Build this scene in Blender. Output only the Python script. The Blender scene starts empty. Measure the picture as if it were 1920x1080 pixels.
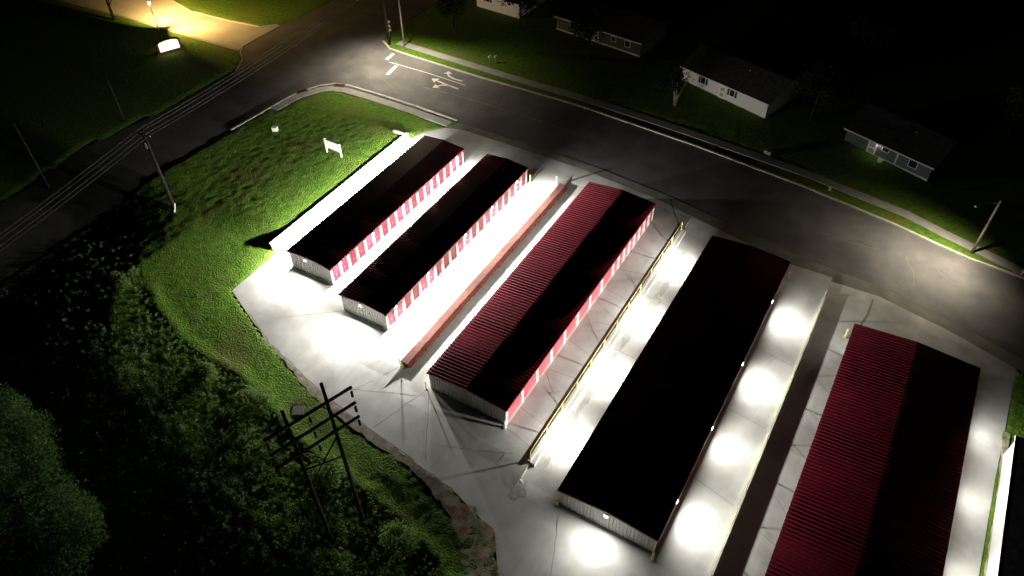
import bpy, bmesh, math, random
import numpy as np
from mathutils import Vector, Matrix, noise
from mathutils.geometry import delaunay_2d_cdt
random.seed(7); rng = np.random.default_rng(7)
R = math.radians
SC = bpy.context.scene
COL = SC.collection
# ------------------------------------------------------------------ camera, night sky, moon, exposure
PSI, PITCH, ROLL, FPX = 1.02584, 0.778197, -0.01694, 1391.85
cam = bpy.data.cameras.new('camera'); co = bpy.data.objects.new('camera', cam); COL.objects.link(co)
cam.sensor_width = 36; cam.lens = FPX / 1920 * 36; cam.clip_start = .5; cam.clip_end = 3000
_X = Vector((math.sin(PSI), math.cos(PSI), 0)); _F0 = Vector((-math.cos(PSI), math.sin(PSI), 0)); _Z = Vector((0, 0, 1))
_F = _F0 * math.cos(PITCH) - _Z * math.sin(PITCH); _U = _F0 * math.sin(PITCH) + _Z * math.cos(PITCH)
_r = _X * math.cos(ROLL) + _U * math.sin(ROLL); _u = _U * math.cos(ROLL) - _X * math.sin(ROLL)
M = Matrix((_r, _u, -_F)).transposed().to_4x4(); M.translation = (0, 0, 60); co.matrix_world = M
SC.camera = co
world = bpy.data.worlds.new('World'); SC.world = world; world.use_nodes = True
wn = world.node_tree.nodes; bg = wn['Background']
sky = wn.new('ShaderNodeTexSky'); sky.sky_type = 'NISHITA'; sky.sun_disc = False
sky.sun_elevation = R(-9); sky.sun_rotation = R(150)
world.node_tree.links.new(sky.outputs[0], bg.inputs[0]); bg.inputs[1].default_value = 0.05
moon = bpy.data.lights.new('moon', 'SUN'); moon.energy = 0.0025; moon.angle = R(3); moon.color = (.9, .95, 1)
mo = bpy.data.objects.new('moon', moon); COL.objects.link(mo); mo.rotation_euler = (R(58), 0, R(-12)); mo.location = (0, 0, 80)
SC.view_settings.view_transform = 'Standard'; SC.view_settings.look = 'None'
SC.view_settings.exposure = 0; SC.view_settings.gamma = 1
WHITE = (1.0, .97, .90)

# ------------------------------------------------------------------ terrain function
WX2, WX3, WX4 = -35.6, -18.45, -0.2
LV = (0., -.4, -.8, -1.5)
def sstep(a, b, x):
    t = min(1, max(0, (x - a) / (b - a))); return t * t * (3 - 2 * t)
def lerp_tab(x, xs, ys):
    return float(np.interp(x, xs, ys))
LOT_EDGE = [(-59.5, 43.2), (-59.4, 35.6), (-50.4, 31.8), (-40.6, 29.2), (-22.9, 27.0), (-17.6, 25.4), (-15.4, 22.4), (-14.5, 12)]
def edge_dist(x, y):
    """signed distance outside the pavement's lower left edge"""
    best = 1e9; sg = 1
    P = LOT_EDGE
    for (ax, ay), (bx, by) in zip(P, P[1:]):
        dx, dy = bx - ax, by - ay; L2 = dx * dx + dy * dy
        t = min(1, max(0, ((x - ax) * dx + (y - ay) * dy) / L2))
        d = math.hypot(x - ax - t * dx, y - ay - t * dy)
        if d < best:
            best = d; sg = 1 if (dx * (y - ay) - dy * (x - ax)) < 0 else -1
    return best * sg
def G(x, y, raw=False):
    smooth = lerp_tab(x, [-60, -45, -27, -9, 10, 60], [0, 0, -.4, -.8, -1.5, -2.])
    lev = LV[0] if x < WX2 else LV[1] if x < WX3 else LV[2] if x < WX4 else LV[3]
    vn = lerp_tab(x, [-60, -36, -18, 0, 20], [42, 36, 32.5, 27, 20])
    w = sstep(vn - 2.2, vn - .4, y) * (1 - sstep(72.4, 75.5, y))
    z = smooth + (lev - smooth) * w
    if x < -60.1 and y > 40:
        z += .86 * sstep(42.5, 47, y) * (1 - sstep(60.2, 80, -x) * .9) * (1 - sstep(70.5, 74, y))
    if y < 48 and x < -8:
        d = edge_dist(x, y)
        if d > 0:
            k = 1 - sstep(36, 46, y); e = sstep(-34, -24, x)
            z -= (.01 + .10 * e) * min(d, 2.5) * k + (.02 + .17 * e) * max(0, min(d - 2.5, 4)) * k
            if d > 7.5: z += (.02 * min(d - 7.5, 9) - .14 * max(0, min(d - 13, 12))) * k
    return z
def site(u, v, dz=0.):
    """survey coordinates (as if the site were level) to the real ground point"""
    x, y = u, v
    for _ in range(4):
        z = G(x, y) + dz; k = (60 - z) / 60; x, y = u * k, v * k
    return (x, y, z - dz)

# ------------------------------------------------------------------ materials
def mat(name, rgb, rough=.8, spec=.3, metal=0.):
    m = bpy.data.materials.new(name); m.use_nodes = True
    b = m.node_tree.nodes['Principled BSDF']
    b.inputs['Base Color'].default_value = (*rgb, 1); b.inputs['Roughness'].default_value = rough
    b.inputs['Specular IOR Level'].default_value = spec; b.inputs['Metallic'].default_value = metal
    return m
def N(m, t, **kw):
    n = m.node_tree.nodes.new(t)
    for k, v in kw.items():
        if hasattr(n, k): setattr(n, k, v)
        else: n.inputs[k.replace('_', ' ')].default_value = v
    return n
def LK(m, a, b): m.node_tree.links.new(a, b)
def noisy(m, c1, c2, scale=1., detail=6, lo=.35, hi=.65, bump=0., bscale=None, bdist=.03, c3=None, s3=.2, lo3=.5, hi3=.7, rough_var=None):
    b = m.node_tree.nodes['Principled BSDF']
    tc = N(m, 'ShaderNodeNewGeometry')
    n = N(m, 'ShaderNodeTexNoise', Scale=scale, Detail=detail); LK(m, tc.outputs['Position'], n.inputs['Vector'])
    r = N(m, 'ShaderNodeValToRGB'); r.color_ramp.elements[0].position = lo; r.color_ramp.elements[1].position = hi
    r.color_ramp.elements[0].color = (*c1, 1); r.color_ramp.elements[1].color = (*c2, 1)
    LK(m, n.outputs[0], r.inputs[0]); out = r.outputs[0]
    if c3:
        n3 = N(m, 'ShaderNodeTexNoise', Scale=s3, Detail=5); LK(m, tc.outputs['Position'], n3.inputs['Vector'])
        r3 = N(m, 'ShaderNodeMapRange'); r3.inputs[1].default_value = lo3; r3.inputs[2].default_value = hi3
        LK(m, n3.outputs[0], r3.inputs[0])
        mx = N(m, 'ShaderNodeMix', data_type='RGBA'); LK(m, r3.outputs[0], mx.inputs[0]); LK(m, out, mx.inputs[6]); mx.inputs[7].default_value = (*c3, 1)
        out = mx.outputs[2]
    LK(m, out, b.inputs['Base Color'])
    if bump:
        nb = N(m, 'ShaderNodeTexNoise', Scale=bscale or scale * 4, Detail=6); LK(m, tc.outputs['Position'], nb.inputs['Vector'])
        bp = N(m, 'ShaderNodeBump', Strength=bump, Distance=bdist); LK(m, nb.outputs[0], bp.inputs['Height']); LK(m, bp.outputs[0], b.inputs['Normal'])
    return m
def emit(name, rgb, s):
    m = mat(name, (.8, .8, .8), .4); b = m.node_tree.nodes['Principled BSDF']
    b.inputs['Emission Color'].default_value = (*rgb, 1); b.inputs['Emission Strength'].default_value = s
    return m
MT = {}
MT['grass'] = noisy(mat('grass', (.05, .1, .02), .9, .1), (.06, .135, .015), (.125, .225, .026), 1.7, 9, .33, .66, 1., 5, .22, (.13, .15, .035), .16, .5, .72)
MT['concrete'] = noisy(mat('concrete', (.45, .45, .43), .75, .3), (.40, .40, .38), (.50, .50, .475), .55, 8, .3, .68, .25, 30, .01, (.27, .27, .25), .16, .50, .72)
def streaks(m, lo, amount, sc=(3.2, .16, 1)):
    b = m.node_tree.nodes['Principled BSDF']; src = b.inputs['Base Color'].links[0].from_socket
    g = N(m, 'ShaderNodeNewGeometry'); mp = N(m, 'ShaderNodeMapping'); mp.inputs['Scale'].default_value = sc; LK(m, g.outputs['Position'], mp.inputs['Vector'])
    n = N(m, 'ShaderNodeTexNoise', Scale=.55, Detail=7); LK(m, mp.outputs[0], n.inputs['Vector'])
    r = N(m, 'ShaderNodeMapRange'); r.inputs[1].default_value = lo; r.inputs[2].default_value = lo + .22; r.inputs[3].default_value = 0; r.inputs[4].default_value = amount; LK(m, n.outputs[0], r.inputs[0])
    mx = N(m, 'ShaderNodeMix', data_type='RGBA'); LK(m, r.outputs[0], mx.inputs[0]); LK(m, src, mx.inputs[6]); mx.inputs[7].default_value = (.20, .19, .165, 1); LK(m, mx.outputs[2], b.inputs['Base Color'])
streaks(MT['concrete'], .52, .22, (1.5, .35, 1))
MT['asphalt'] = noisy(mat('asphalt', (.09, .09, .09), .8, .35), (.10, .10, .10), (.16, .157, .15), .35, 8, .3, .7, .3, 40, .01, (.085, .085, .085), .12, .5, .7)
MT['gutter'] = noisy(mat('gutter', (.2, .2, .17), .85), (.13, .128, .105), (.22, .215, .18), .5, 7, .3, .7, .3, 25, .01)
MT['walk'] = noisy(mat('sidewalk_concrete', (.36, .35, .32), .85), (.28, .275, .25), (.38, .37, .34), .8, 7, .3, .7, .3, 25, .01)
MT['curb'] = noisy(mat('curb_concrete', (.5, .5, .46), .8), (.42, .41, .37), (.55, .54, .5), 1.2, 6)
MT['drive'] = noisy(mat('driveway_concrete', (.4, .38, .33), .85), (.36, .34, .29), (.46, .44, .39), .3, 7, .3, .7, .2, 25, .01)
MT['dirt'] = noisy(mat('dirt', (.3, .24, .16), .95, .05), (.13, .15, .05), (.46, .41, .32), 1.1, 9, .32, .56, .7, 7, .06, (.34, .20, .08), .6, .52, .66)
MT['paint'] = noisy(mat('road_paint', (.6, .6, .58), .7), (.42, .42, .40), (.68, .68, .65), 3, 6)
MT['yellowpaint'] = noisy(mat('yellow_road_paint', (.5, .4, .1), .7), (.16, .14, .07), (.35, .28, .08), 2, 6)
MT['stain'] = noisy(mat('stain', (.2, .19, .17), .6), (.30, .29, .26), (.38, .37, .34), 1.5, 7)
MT['joint'] = mat('joint', (.20, .195, .175), .95)
MT['roof'] = mat('red_roof_steel', (.2, .014, .03), .5, .35)
MT['roof'] = noisy(MT['roof'], (.21, .011, .026), (.27, .016, .035), .4, 5)
MT['trim'] = mat('red_trim', (.30, .012, .03), .4, .4)
MT['door'] = noisy(mat('red_door_steel', (.33, .03, .06), .5, .4), (.20, .014, .034), (.25, .018, .042), .5, 4)
MT['low_bounce_door'] = mat('low_bounce_door_steel', (.055, .012, .018), .5, .3)  # door red taken near black to cut bounce light into the lane
MT['glare_door'] = noisy(mat('glare_door_steel', (.5, .12, .14), .5, .4), (.44, .095, .115), (.52, .125, .15), .5, 4)  # door red lightened to pink, lamp glare put into the colour
MT['wall'] = noisy(mat('white_wall_steel', (.74, .74, .72), .5, .4), (.68, .68, .66), (.77, .77, .75), .5, 5)
MT['white'] = mat('white_paint', (.78, .78, .76), .5, .4)
MT['yellow'] = mat('yellow_paint', (.78, .74, .26), .5, .4)
MT['black'] = mat('dark_metal', (.02, .02, .02), .5, .4)
MT['galv'] = mat('galvanised_steel', (.35, .37, .36), .5, .4, .3)
MT['green_pipe'] = mat('green_pipe', (.10, .22, .17), .5, .4)
MT['block'] = noisy(mat('red_split_block', (.2, .07, .05), .95, .1), (.07, .018, .014), (.20, .06, .042), 5, 8, .3, .7, 1., 7, .08)
MT['cap'] = noisy(mat('pink_cap_block', (.36, .21, .17), .9, .15), (.085, .036, .028), (.125, .056, .045), 2.5, 6, .3, .7, .4, 20, .02)
MT['wallconc'] = noisy(mat('wall_concrete', (.55, .55, .52), .85), (.50, .50, .47), (.60, .60, .57), 1.1, 6, .3, .7, .3, 20, .02)
MT['wood'] = noisy(mat('weathered_wood', (.10, .085, .07), .95, .1), (.018, .016, .013), (.045, .038, .032), 3, 6)
MT['palewood'] = noisy(mat('pale_pole', (.32, .29, .24), .9, .1), (.27, .24, .2), (.36, .33, .28), 3, 6)
MT['wire'] = mat('wire', (.16, .16, .155), .5, .4)
MT['shingle'] = noisy(mat('shingles', (.03, .03, .032), .95, .1), (.022, .022, .024), (.045, .044, .046), 2, 8)
MT['siding_white'] = mat('white_siding', (.62, .63, .62), .7)
MT['siding_blue'] = noisy(mat('blue_siding', (.09, .13, .15), .7), (.08, .115, .135), (.10, .14, .165), 1, 4)
MT['siding_dark'] = mat('dark_siding', (.06, .08, .085), .7)
MT['glass'] = mat('dark_glass', (.02, .022, .025), .1, .5)
MT['shutter'] = mat('black_shutter', (.015, .015, .015), .6)
MT['lens'] = emit('lamp_lens', WHITE, 18)
MT['warmlens'] = emit('warm_lamp_lens', (1, .72, .35), 30)
MT['porchlens'] = emit('porch_lamp_lens', (.9, .95, 1), 20)
MT['signface'] = emit('lit_sign_face', (1, .78, .5), 2.4)
MT['brick'] = noisy(mat('dark_brick', (.12, .06, .04), .9), (.09, .04, .03), (.16, .08, .05), 6, 5)
MT['leaf'] = noisy(mat('leaves', (.05, .1, .02), .8, .15), (.045, .11, .028), (.10, .19, .055), .7, 6, .35, .65)
MT['weed'] = noisy(mat('weeds', (.06, .12, .03), .8, .15), (.105, .195, .03), (.21, .31, .11), .45, 6, .36, .64)
MT['dryweed'] = noisy(mat('dry_stems', (.3, .27, .22), .9, .1), (.22, .19, .15), (.38, .34, .29), 2, 4)
MT['leafdim'] = noisy(mat('dark_leaves', (.04, .06, .03), .85, .1), (.008, .010, .006), (.018, .02, .012), .8, 5)  # much darker leaf colour for the yard and roadside trees
def translucent(m, f):
    b = m.node_tree.nodes['Principled BSDF']; out = m.node_tree.nodes['Material Output']; src = b.inputs['Base Color'].links[0].from_socket
    t = N(m, 'ShaderNodeBsdfTranslucent'); LK(m, src, t.inputs['Color']); mx = N(m, 'ShaderNodeMixShader'); mx.inputs[0].default_value = f
    LK(m, b.outputs[0], mx.inputs[1]); LK(m, t.outputs[0], mx.inputs[2]); LK(m, mx.outputs[0], out.inputs['Surface'])
translucent(MT['weed'], .45); translucent(MT['leaf'], .45)
MT['bark'] = noisy(mat('bark', (.2, .18, .16), .95, .1), (.13, .115, .10), (.26, .24, .21), 3, 6)
MT['hydrant'] = mat('hydrant_yellow', (.55, .40, .04), .5)
MT['red'] = mat('red_sign', (.35, .03, .03), .5)

# ------------------------------------------------------------------ object helpers
def tag(o, label=None, cat=None, group=None, kind=None):
    if label: o['label'] = label
    if cat: o['category'] = cat
    if group: o['group'] = group
    if kind: o['kind'] = kind
    return o
def thing(name, loc, label, cat, group=None, rz=0.):
    o = bpy.data.objects.new(name, None); o.empty_display_size = .3; COL.objects.link(o)
    o.location = loc; o.rotation_euler.z = rz
    return tag(o, label, cat, group)
class MB:
    def __init__(s): s.v = []; s.f = []
    def add(s, vs, fs):
        k = len(s.v); s.v += [tuple(a) for a in vs]; s.f += [tuple(i + k for i in f) for f in fs]
    def box(s, x0, x1, y0, y1, z0, z1):
        s.add([(x0, y0, z0), (x1, y0, z0), (x1, y1, z0), (x0, y1, z0), (x0, y0, z1), (x1, y0, z1), (x1, y1, z1), (x0, y1, z1)],
              [(3, 2, 1, 0), (4, 5, 6, 7), (0, 1, 5, 4), (1, 2, 6, 5), (2, 3, 7, 6), (3, 0, 4, 7)])
    def obox(s, p, ax, ay, az):
        """box from corner p along three vectors"""
        p, ax, ay, az = map(Vector, (p, ax, ay, az))
        s.add([p, p + ax, p + ax + ay, p + ay, p + az, p + ax + az, p + ax + ay + az, p + ay + az],
              [(3, 2, 1, 0), (4, 5, 6, 7), (0, 1, 5, 4), (1, 2, 6, 5), (2, 3, 7, 6), (3, 0, 4, 7)])
    def tube(s, pts, r, n=8, cap=True):
        pts = [Vector(p) for p in pts]; rr = r if isinstance(r, (list, tuple)) else [r] * len(pts)
        rings = []
        for i, p in enumerate(pts):
            d = (pts[min(i + 1, len(pts) - 1)] - pts[max(i - 1, 0)]).normalized()
            a = d.orthogonal().normalized() if abs(d.z) < .99 else Vector((1, 0, 0)); a = (a - d * a.dot(d)).normalized(); b = d.cross(a)
            rings.append([p + (a * math.cos(t) + b * math.sin(t)) * rr[i] for t in [2 * math.pi * k / n for k in range(n)]])
        vs = [q for g in rings for q in g]; fs = []
        for i in range(len(pts) - 1):
            for k in range(n):
                fs.append((i * n + k, i * n + (k + 1) % n, (i + 1) * n + (k + 1) % n, (i + 1) * n + k))
        if cap: fs += [tuple(range(n))[::-1], tuple((len(pts) - 1) * n + k for k in range(n))]
        s.add(vs, fs)
    def build(s, name, m, parent=None, smooth=False):
        me = bpy.data.meshes.new(name); me.from_pydata(s.v, [], s.f); me.update()
        if m: me.materials.append(m)
        if smooth:
            for p in me.polygons: p.use_smooth = True
        o = bpy.data.objects.new(name, me); COL.objects.link(o)
        if parent: o.parent = parent
        return o
def copy_tree(o, parent=None):
    c = o.copy(); COL.objects.link(c)
    if parent: c.parent = parent
    for ch in list(o.children): copy_tree(ch, c)
    return c
def area_lamp(parent, loc, direction, power, size=(.35, .2), color=WHITE, spread=180):
    l = bpy.data.lights.new('lamp_light', 'AREA'); l.shape = 'RECTANGLE'; l.size, l.size_y = size; l.energy = power; l.color = color
    l.spread = R(spread)
    o = bpy.data.objects.new('lamp_light', l); COL.objects.link(o); o.parent = parent
    o.location = loc; o.rotation_euler = Vector(direction).to_track_quat('-Z', 'Y').to_euler()
    return o

def spot_lamp(parent, loc, direction, power, angle, color=WHITE, soft=.15):
    l = bpy.data.lights.new('lamp_light', 'SPOT'); l.energy = power; l.color = color; l.spot_size = R(angle); l.spot_blend = 1.; l.shadow_soft_size = soft
    o = bpy.data.objects.new('lamp_light', l); COL.objects.link(o); o.parent = parent
    o.location = loc; o.rotation_euler = Vector(direction).to_track_quat('-Z', 'Y').to_euler()
    return o
# ------------------------------------------------------------------ ground sheets
def poly_inside(px, py, poly):
    x, y = np.asarray(px), np.asarray(py); c = np.zeros(x.shape, bool); n = len(poly)
    for i in range(n):
        (x0, y0), (x1, y1) = poly[i], poly[(i + 1) % n]
        if y0 == y1: continue
        t = ((y0 > y) != (y1 > y)) & (x < (x1 - x0) * (y - y0) / (y1 - y0) + x0); c ^= t
    return c
def sheet(name, poly, m, dz, step=1.5, xs=None, skirt=.0, kind='structure', edge_noise=0.):
    """polygon laid on the terrain, cut on a grid so that it follows it"""
    P = []
    if edge_noise:
        for (a, b), (c, d) in zip(poly, poly[1:] + poly[:1]):
            L = math.hypot(c - a, d - b); k = max(1, int(L / .5))
            for i in range(k):
                t = i / k; q = Vector((a + (c - a) * t, b + (d - b) * t, 3.3))
                P.append((q.x + edge_noise * noise.noise(q * .9) + edge_noise * .6 * noise.noise(q * 2.7), q.y + edge_noise * noise.noise(q * .9 + Vector((9, 5, 2))) + edge_noise * .6 * noise.noise(q * 2.7 + Vector((3, 1, 7)))))
    else: P = list(poly)
    bm = bmesh.new()
    cv, _, cf, *_ = delaunay_2d_cdt([Vector(p) for p in P], [], [list(range(len(P)))], 1, 1e-5)
    vs = [bm.verts.new((p.x, p.y, 0)) for p in cv]
    for t in cf:
        try: bm.faces.new([vs[i] for i in t])
        except ValueError: pass
    x0, x1 = min(p[0] for p in P), max(p[0] for p in P); y0, y1 = min(p[1] for p in P), max(p[1] for p in P)
    cx = list(np.arange(math.ceil(x0 / step) * step, x1, step)) + list(xs or [])
    for x in cx:
        if x0 < x < x1: bmesh.ops.bisect_plane(bm, geom=bm.verts[:] + bm.edges[:] + bm.faces[:], plane_co=(x, 0, 0), plane_no=(1, 0, 0))
    for y in np.arange(math.ceil(y0 / step) * step, y1, step):
        bmesh.ops.bisect_plane(bm, geom=bm.verts[:] + bm.edges[:] + bm.faces[:], plane_co=(0, y, 0), plane_no=(0, 1, 0))
    for v in bm.verts: v.co.z = G(v.co.x, v.co.y) + dz
    bmesh.ops.recalc_face_normals(bm, faces=bm.faces)
    if sum(f.normal.z for f in bm.faces) < 0: bmesh.ops.reverse_faces(bm, faces=bm.faces)
    if skirt:
        be = [e for e in bm.edges if len(e.link_faces) == 1]
        r = bmesh.ops.extrude_edge_only(bm, edges=be)
        for v in [g for g in r['geom'] if isinstance(g, bmesh.types.BMVert)]: v.co.z -= skirt
    me = bpy.data.meshes.new(name); bm.to_mesh(me); bm.free(); me.materials.append(m)
    o = bpy.data.objects.new(name, me); COL.objects.link(o)
    if kind: o['kind'] = kind
    return o
def ribbon(mb, pts, w, dz, up=0., n=1):
    """flat strip of width w along pts (x, y) on the terrain"""
    Q = []
    for (a, b), (c, d) in zip(pts, pts[1:]):
        k = max(1, int(math.hypot(c - a, d - b) / 1.0))
        Q += [(a + (c - a) * i / k, b + (d - b) * i / k) for i in range(k)]
    Q.append(pts[-1]); L = []; Rr = []
    for i, p in enumerate(Q):
        a, b = Q[max(i - 1, 0)], Q[min(i + 1, len(Q) - 1)]; dx, dy = b[0] - a[0], b[1] - a[1]; l = math.hypot(dx, dy); nx, ny = -dy / l, dx / l
        for S, s in ((L, .5), (Rr, -.5)):
            x, y = p[0] + nx * w * s, p[1] + ny * w * s; S.append((x, y, G(x, y) + dz + up))
    vs = L + Rr; k = len(Q); fs = [(i, k + i, k + i + 1, i + 1) for i in range(k - 1)]
    if up:
        base = len(vs); vs = vs + [(x, y, z - up - .06) for x, y, z in vs]
        fs += [(i + 1, base + i + 1, base + i, i) for i in range(k - 1)] if False else []
        for i in range(k - 1):
            fs.append((i, i + 1, base + i + 1, base + i)); fs.append((k + i + 1, k + i, base + k + i, base + k + i + 1))
        fs += [(0, base, base + k, k), (k - 1, 2 * k - 1, base + 2 * k - 1, base + k - 1)]
    mb.add(vs, fs)

S2 = lambda pts: [site(u, v)[:2] for u, v in pts]
ROAD_NEAR = S2([(-84.3, 60), (-83.6, 68), (-83., 73.), (-81.4, 76.2), (-79.9, 77.6), (-77.7, 78.3), (-72.4, 78.6), (-64, 78.6), (-56.2, 78.4), (-45, 78.4), (-34.0, 78.3), (-23., 77.2), (-14, 75.6), (-4.4, 73.7), (5.4, 73.2), (12, 71.6), (20, 69.4), (34, 65), (60, 56)])
ROAD_FAR = S2([(60, 69), (34, 77.5), (19, 82.7), (13.2, 83.2), (4.4, 85.4), (-8.1, 87.8), (-23.7, 89.8), (-41.4, 91.2), (-60.3, 91.2), (-75, 91.6), (-79.5, 91.9), (-82.2, 93.6), (-83.2, 96.5), (-82.5, 130), (-80, 180)])
STREET_L = S2([(-98, 180), (-99.5, 130), (-101.0, 100), (-101.7, 91.8), (-102.6, 89.6), (-102.6, 80.4), (-101.2, 78.4), (-99.2, 77.0), (-97.2, 73.5), (-97.6, 60), (-99, 40), (-100, 5), (-86, 5)])
LOT = S2(LOT_EDGE) + S2([(-14, 2), (18.4, 2), (18.6, 25), (18.75, 43), (18.9, 53), (19.1, 58), (19.3, 67.7)]) + \
      S2([(12, 70.0), (5.2, 71.5), (-4.8, 71.9), (-14, 73.7), (-23.5, 75.7), (-34.3, 76.8), (-45, 77), (-54.6, 77), (-57.2, 76.2), (-59.2, 74), (-60.05, 71.2), (-60.05, 43.2)])
DRIVE = S2([(-102.6, 80.4), (-101.9, 78.7), (-110, 78.4), (-120.7, 78.0), (-130.3, 77.9), (-140.8, 77.1), (-160, 76), (-180, 76), (-180, 92), (-150, 90.5), (-135, 88.6), (-128.3, 87.5), (-121.3, 86.0), (-112, 86.6), (-105.3, 87.6), (-102.6, 89.6)])
def outline(pts, w):
    L, Rr = [], []
    for i, p in enumerate(pts):
        a, b = pts[max(i - 1, 0)], pts[min(i + 1, len(pts) - 1)]; dx, dy = b[0] - a[0], b[1] - a[1]; l = math.hypot(dx, dy)
        L.append((p[0] - dy / l * w / 2, p[1] + dx / l * w / 2)); Rr.append((p[0] + dy / l * w / 2, p[1] - dx / l * w / 2))
    return L + Rr[::-1]
WALK1 = S2([(-83.1, 67.5), (-82.4, 72.7), (-80.9, 75.5), (-79.4, 76.8), (-77.4, 77.4), (-72.4, 77.6), (-64, 77.6), (-57.2, 77.3)])
WALK2 = S2([(-79.6, 94.6), (-70, 94.2), (-60, 93.9), (-52, 93.6), (-40, 93.5), (-26, 92.6), (-8, 90.8), (5, 88.4), (15.3, 84.9), (24, 82), (40, 76)])
g_lot = S2([(-57.2, 76.4), (-54.6, 77), (-45, 77), (-34.3, 76.8), (-23.5, 75.7), (-14, 73.7), (-4.8, 71.9), (5.2, 71.5), (12, 70.0), (19.3, 67.7), (34, 63.2), (60, 54)])
GUTTER = g_lot + [p for p in ROAD_NEAR if p[0] > -57.5][::-1]
paved = [LOT, ROAD_NEAR + ROAD_FAR + STREET_L, DRIVE, GUTTER]
lowered = [outline(WALK1, 1.9), outline(WALK2, 1.8)]
def axis(segs):
    out = []
    for a, b, s in segs: out += list(np.arange(a, b, s))
    return np.array(sorted(set(np.round(out, 4))))
gx = axis([(-700, -200, 40), (-200, -110, 3), (-110, -86, 1.2), (-86, -12, .36), (-12, 18, 1.2), (18, 26, .36), (26, 60, 3), (60, 701, 40)])
gy = axis([(-300, -20, 20), (-20, 6, 2), (6, 82, .36), (82, 100, 1.0), (100, 200, 3), (200, 901, 40)])
GX, GY = np.meshgrid(gx, gy)
inp = np.zeros(GX.shape, bool)
for p in paved: inp |= poly_inside(GX, GY, p)
BR = [(-81.5, 37.6), (-77.6, 35.6), (-72, 33.1), (-64.2, 29.4), (-58.7, 27.6), (-54.5, 27.1), (-50.6, 27.2), (-45.5, 26.3), (-41.1, 24.6), (-36, 23.6), (-30.5, 23.2), (-25.4, 22.6), (-20.4, 21.2), (-18.2, 19.4), (-17.6, 14), (-17.6, 4), (-81.5, 4)]
def brush_edge(x, y):
    best = 1e9
    for (ax, ay), (bx, by) in zip(BR[:-3], BR[1:-2]):
        dx, dy = bx - ax, by - ay; t_ = min(1, max(0, ((x - ax) * dx + (y - ay) * dy) / (dx * dx + dy * dy))); best = min(best, math.hypot(x - ax - t_ * dx, y - ay - t_ * dy))
    return best
low = np.zeros(GX.shape, bool)
for p in lowered: low |= poly_inside(GX, GY, p)
Z = np.empty(GX.shape)
for i in range(GX.shape[0]):
    for j in range(GX.shape[1]):
        x, y = GX[i, j], GY[i, j]; z = G(x, y)
        if not inp[i, j] and -90 < x < 26 and 5 < y < 100:
            z += .02 + .05 * noise.noise(Vector((x * .8, y * .8, 0))) + .07 * noise.noise(Vector((x * 2.1, y * 2.1, 3))) + .08 * noise.noise(Vector((x * .13, y * .13, 7)))
            if y < 42 and -80 < x < -17:
                de = brush_edge(x, y)
                if de < 2: z += .22 * math.exp(-(de / .75) ** 2) * (1 - sstep(62, 76, -x))
        elif inp[i, j]: z -= .35
        if low[i, j] and not inp[i, j]: z = G(x, y) - .10
        Z[i, j] = z
def grid_mesh(name, X, Y, Zz, m):
    h, w = X.shape; co_ = np.stack([X, Y, Zz], -1).reshape(-1, 3)
    idx = np.arange(h * w).reshape(h, w); q = np.stack([idx[:-1, :-1], idx[:-1, 1:], idx[1:, 1:], idx[1:, :-1]], -1).reshape(-1, 4)
    return np_mesh(name, co_, q, m)
def np_mesh(name, co_, q, m, smooth=True):
    me = bpy.data.meshes.new(name); k = q.shape[1]
    me.vertices.add(len(co_)); me.vertices.foreach_set('co', co_.astype(np.float32).ravel())
    me.loops.add(q.size); me.loops.foreach_set('vertex_index', q.astype(np.int32).ravel())
    me.polygons.add(len(q)); me.polygons.foreach_set('loop_start', np.arange(0, q.size, k, dtype=np.int32))
    me.polygons.foreach_set('use_smooth', np.full(len(q), smooth))
    me.materials.append(m); me.update(); me.validate()
    o = bpy.data.objects.new(name, me); COL.objects.link(o); return o
tag(grid_mesh('grass', GX, GY, Z, MT['grass']), kind='structure')
STEPX = [WX2 - .01, WX2 + .01, WX3 - .01, WX3 + .01, WX4 - .01, WX4 + .01]
sheet('pavement', LOT, MT['concrete'], 0, 1.5, STEPX, skirt=.4)
sheet('road', ROAD_NEAR + ROAD_FAR + STREET_L, MT['asphalt'], -.06, 2.0, skirt=.4)
sheet('driveway', DRIVE, MT['drive'], -.05, 3.0, skirt=.4)
# gutter strip between the storage lot and the road, its left part is the street-corner sidewalk
sheet('gutter', GUTTER, MT['gutter'], -.012, 2.0, skirt=.3)
mb = MB(); ribbon(mb, WALK1, 1.4, .0, .05)
mb.build('sidewalk', MT['walk'])['kind'] = 'structure'
mb = MB(); ribbon(mb, S2([(-84.6, 60), (-83.9, 68), (-83.3, 73.2), (-81.6, 76.6), (-80.0, 78.1), (-77.7, 78.8), (-72.4, 79.0), (-64, 79.0), (-56.8, 78.7)]), .28, -.06, .15)
mb.build('curb', MT['curb'])['kind'] = 'structure'
mb = MB(); ribbon(mb, [(x, y + .12) for x, y in ROAD_FAR[1:12]], .30, -.06, .17)
mb.build('far_curb', MT['curb'])['kind'] = 'structure'
mb = MB(); ribbon(mb, WALK2, 1.5, .02, .05)
mb.build('far_sidewalk', MT['walk'])['kind'] = 'structure'
mb = MB(); ribbon(mb, [(x - .0, y) for x, y in STREET_L[4:9]], .2, -.06, .05)
for pts in ([(-103, 79), (-110, 78.75), (-120.7, 78.3), (-130.3, 78.2), (-140, 77.4)], [(-103, 89.5), (-105.3, 87.4), (-112, 86.4), (-121.3, 85.8), (-128, 87.3)]): ribbon(mb, S2(pts), .28, -.05, .12)
mb.build('driveway_curb', MT['drive'])['kind'] = 'structure'
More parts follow.
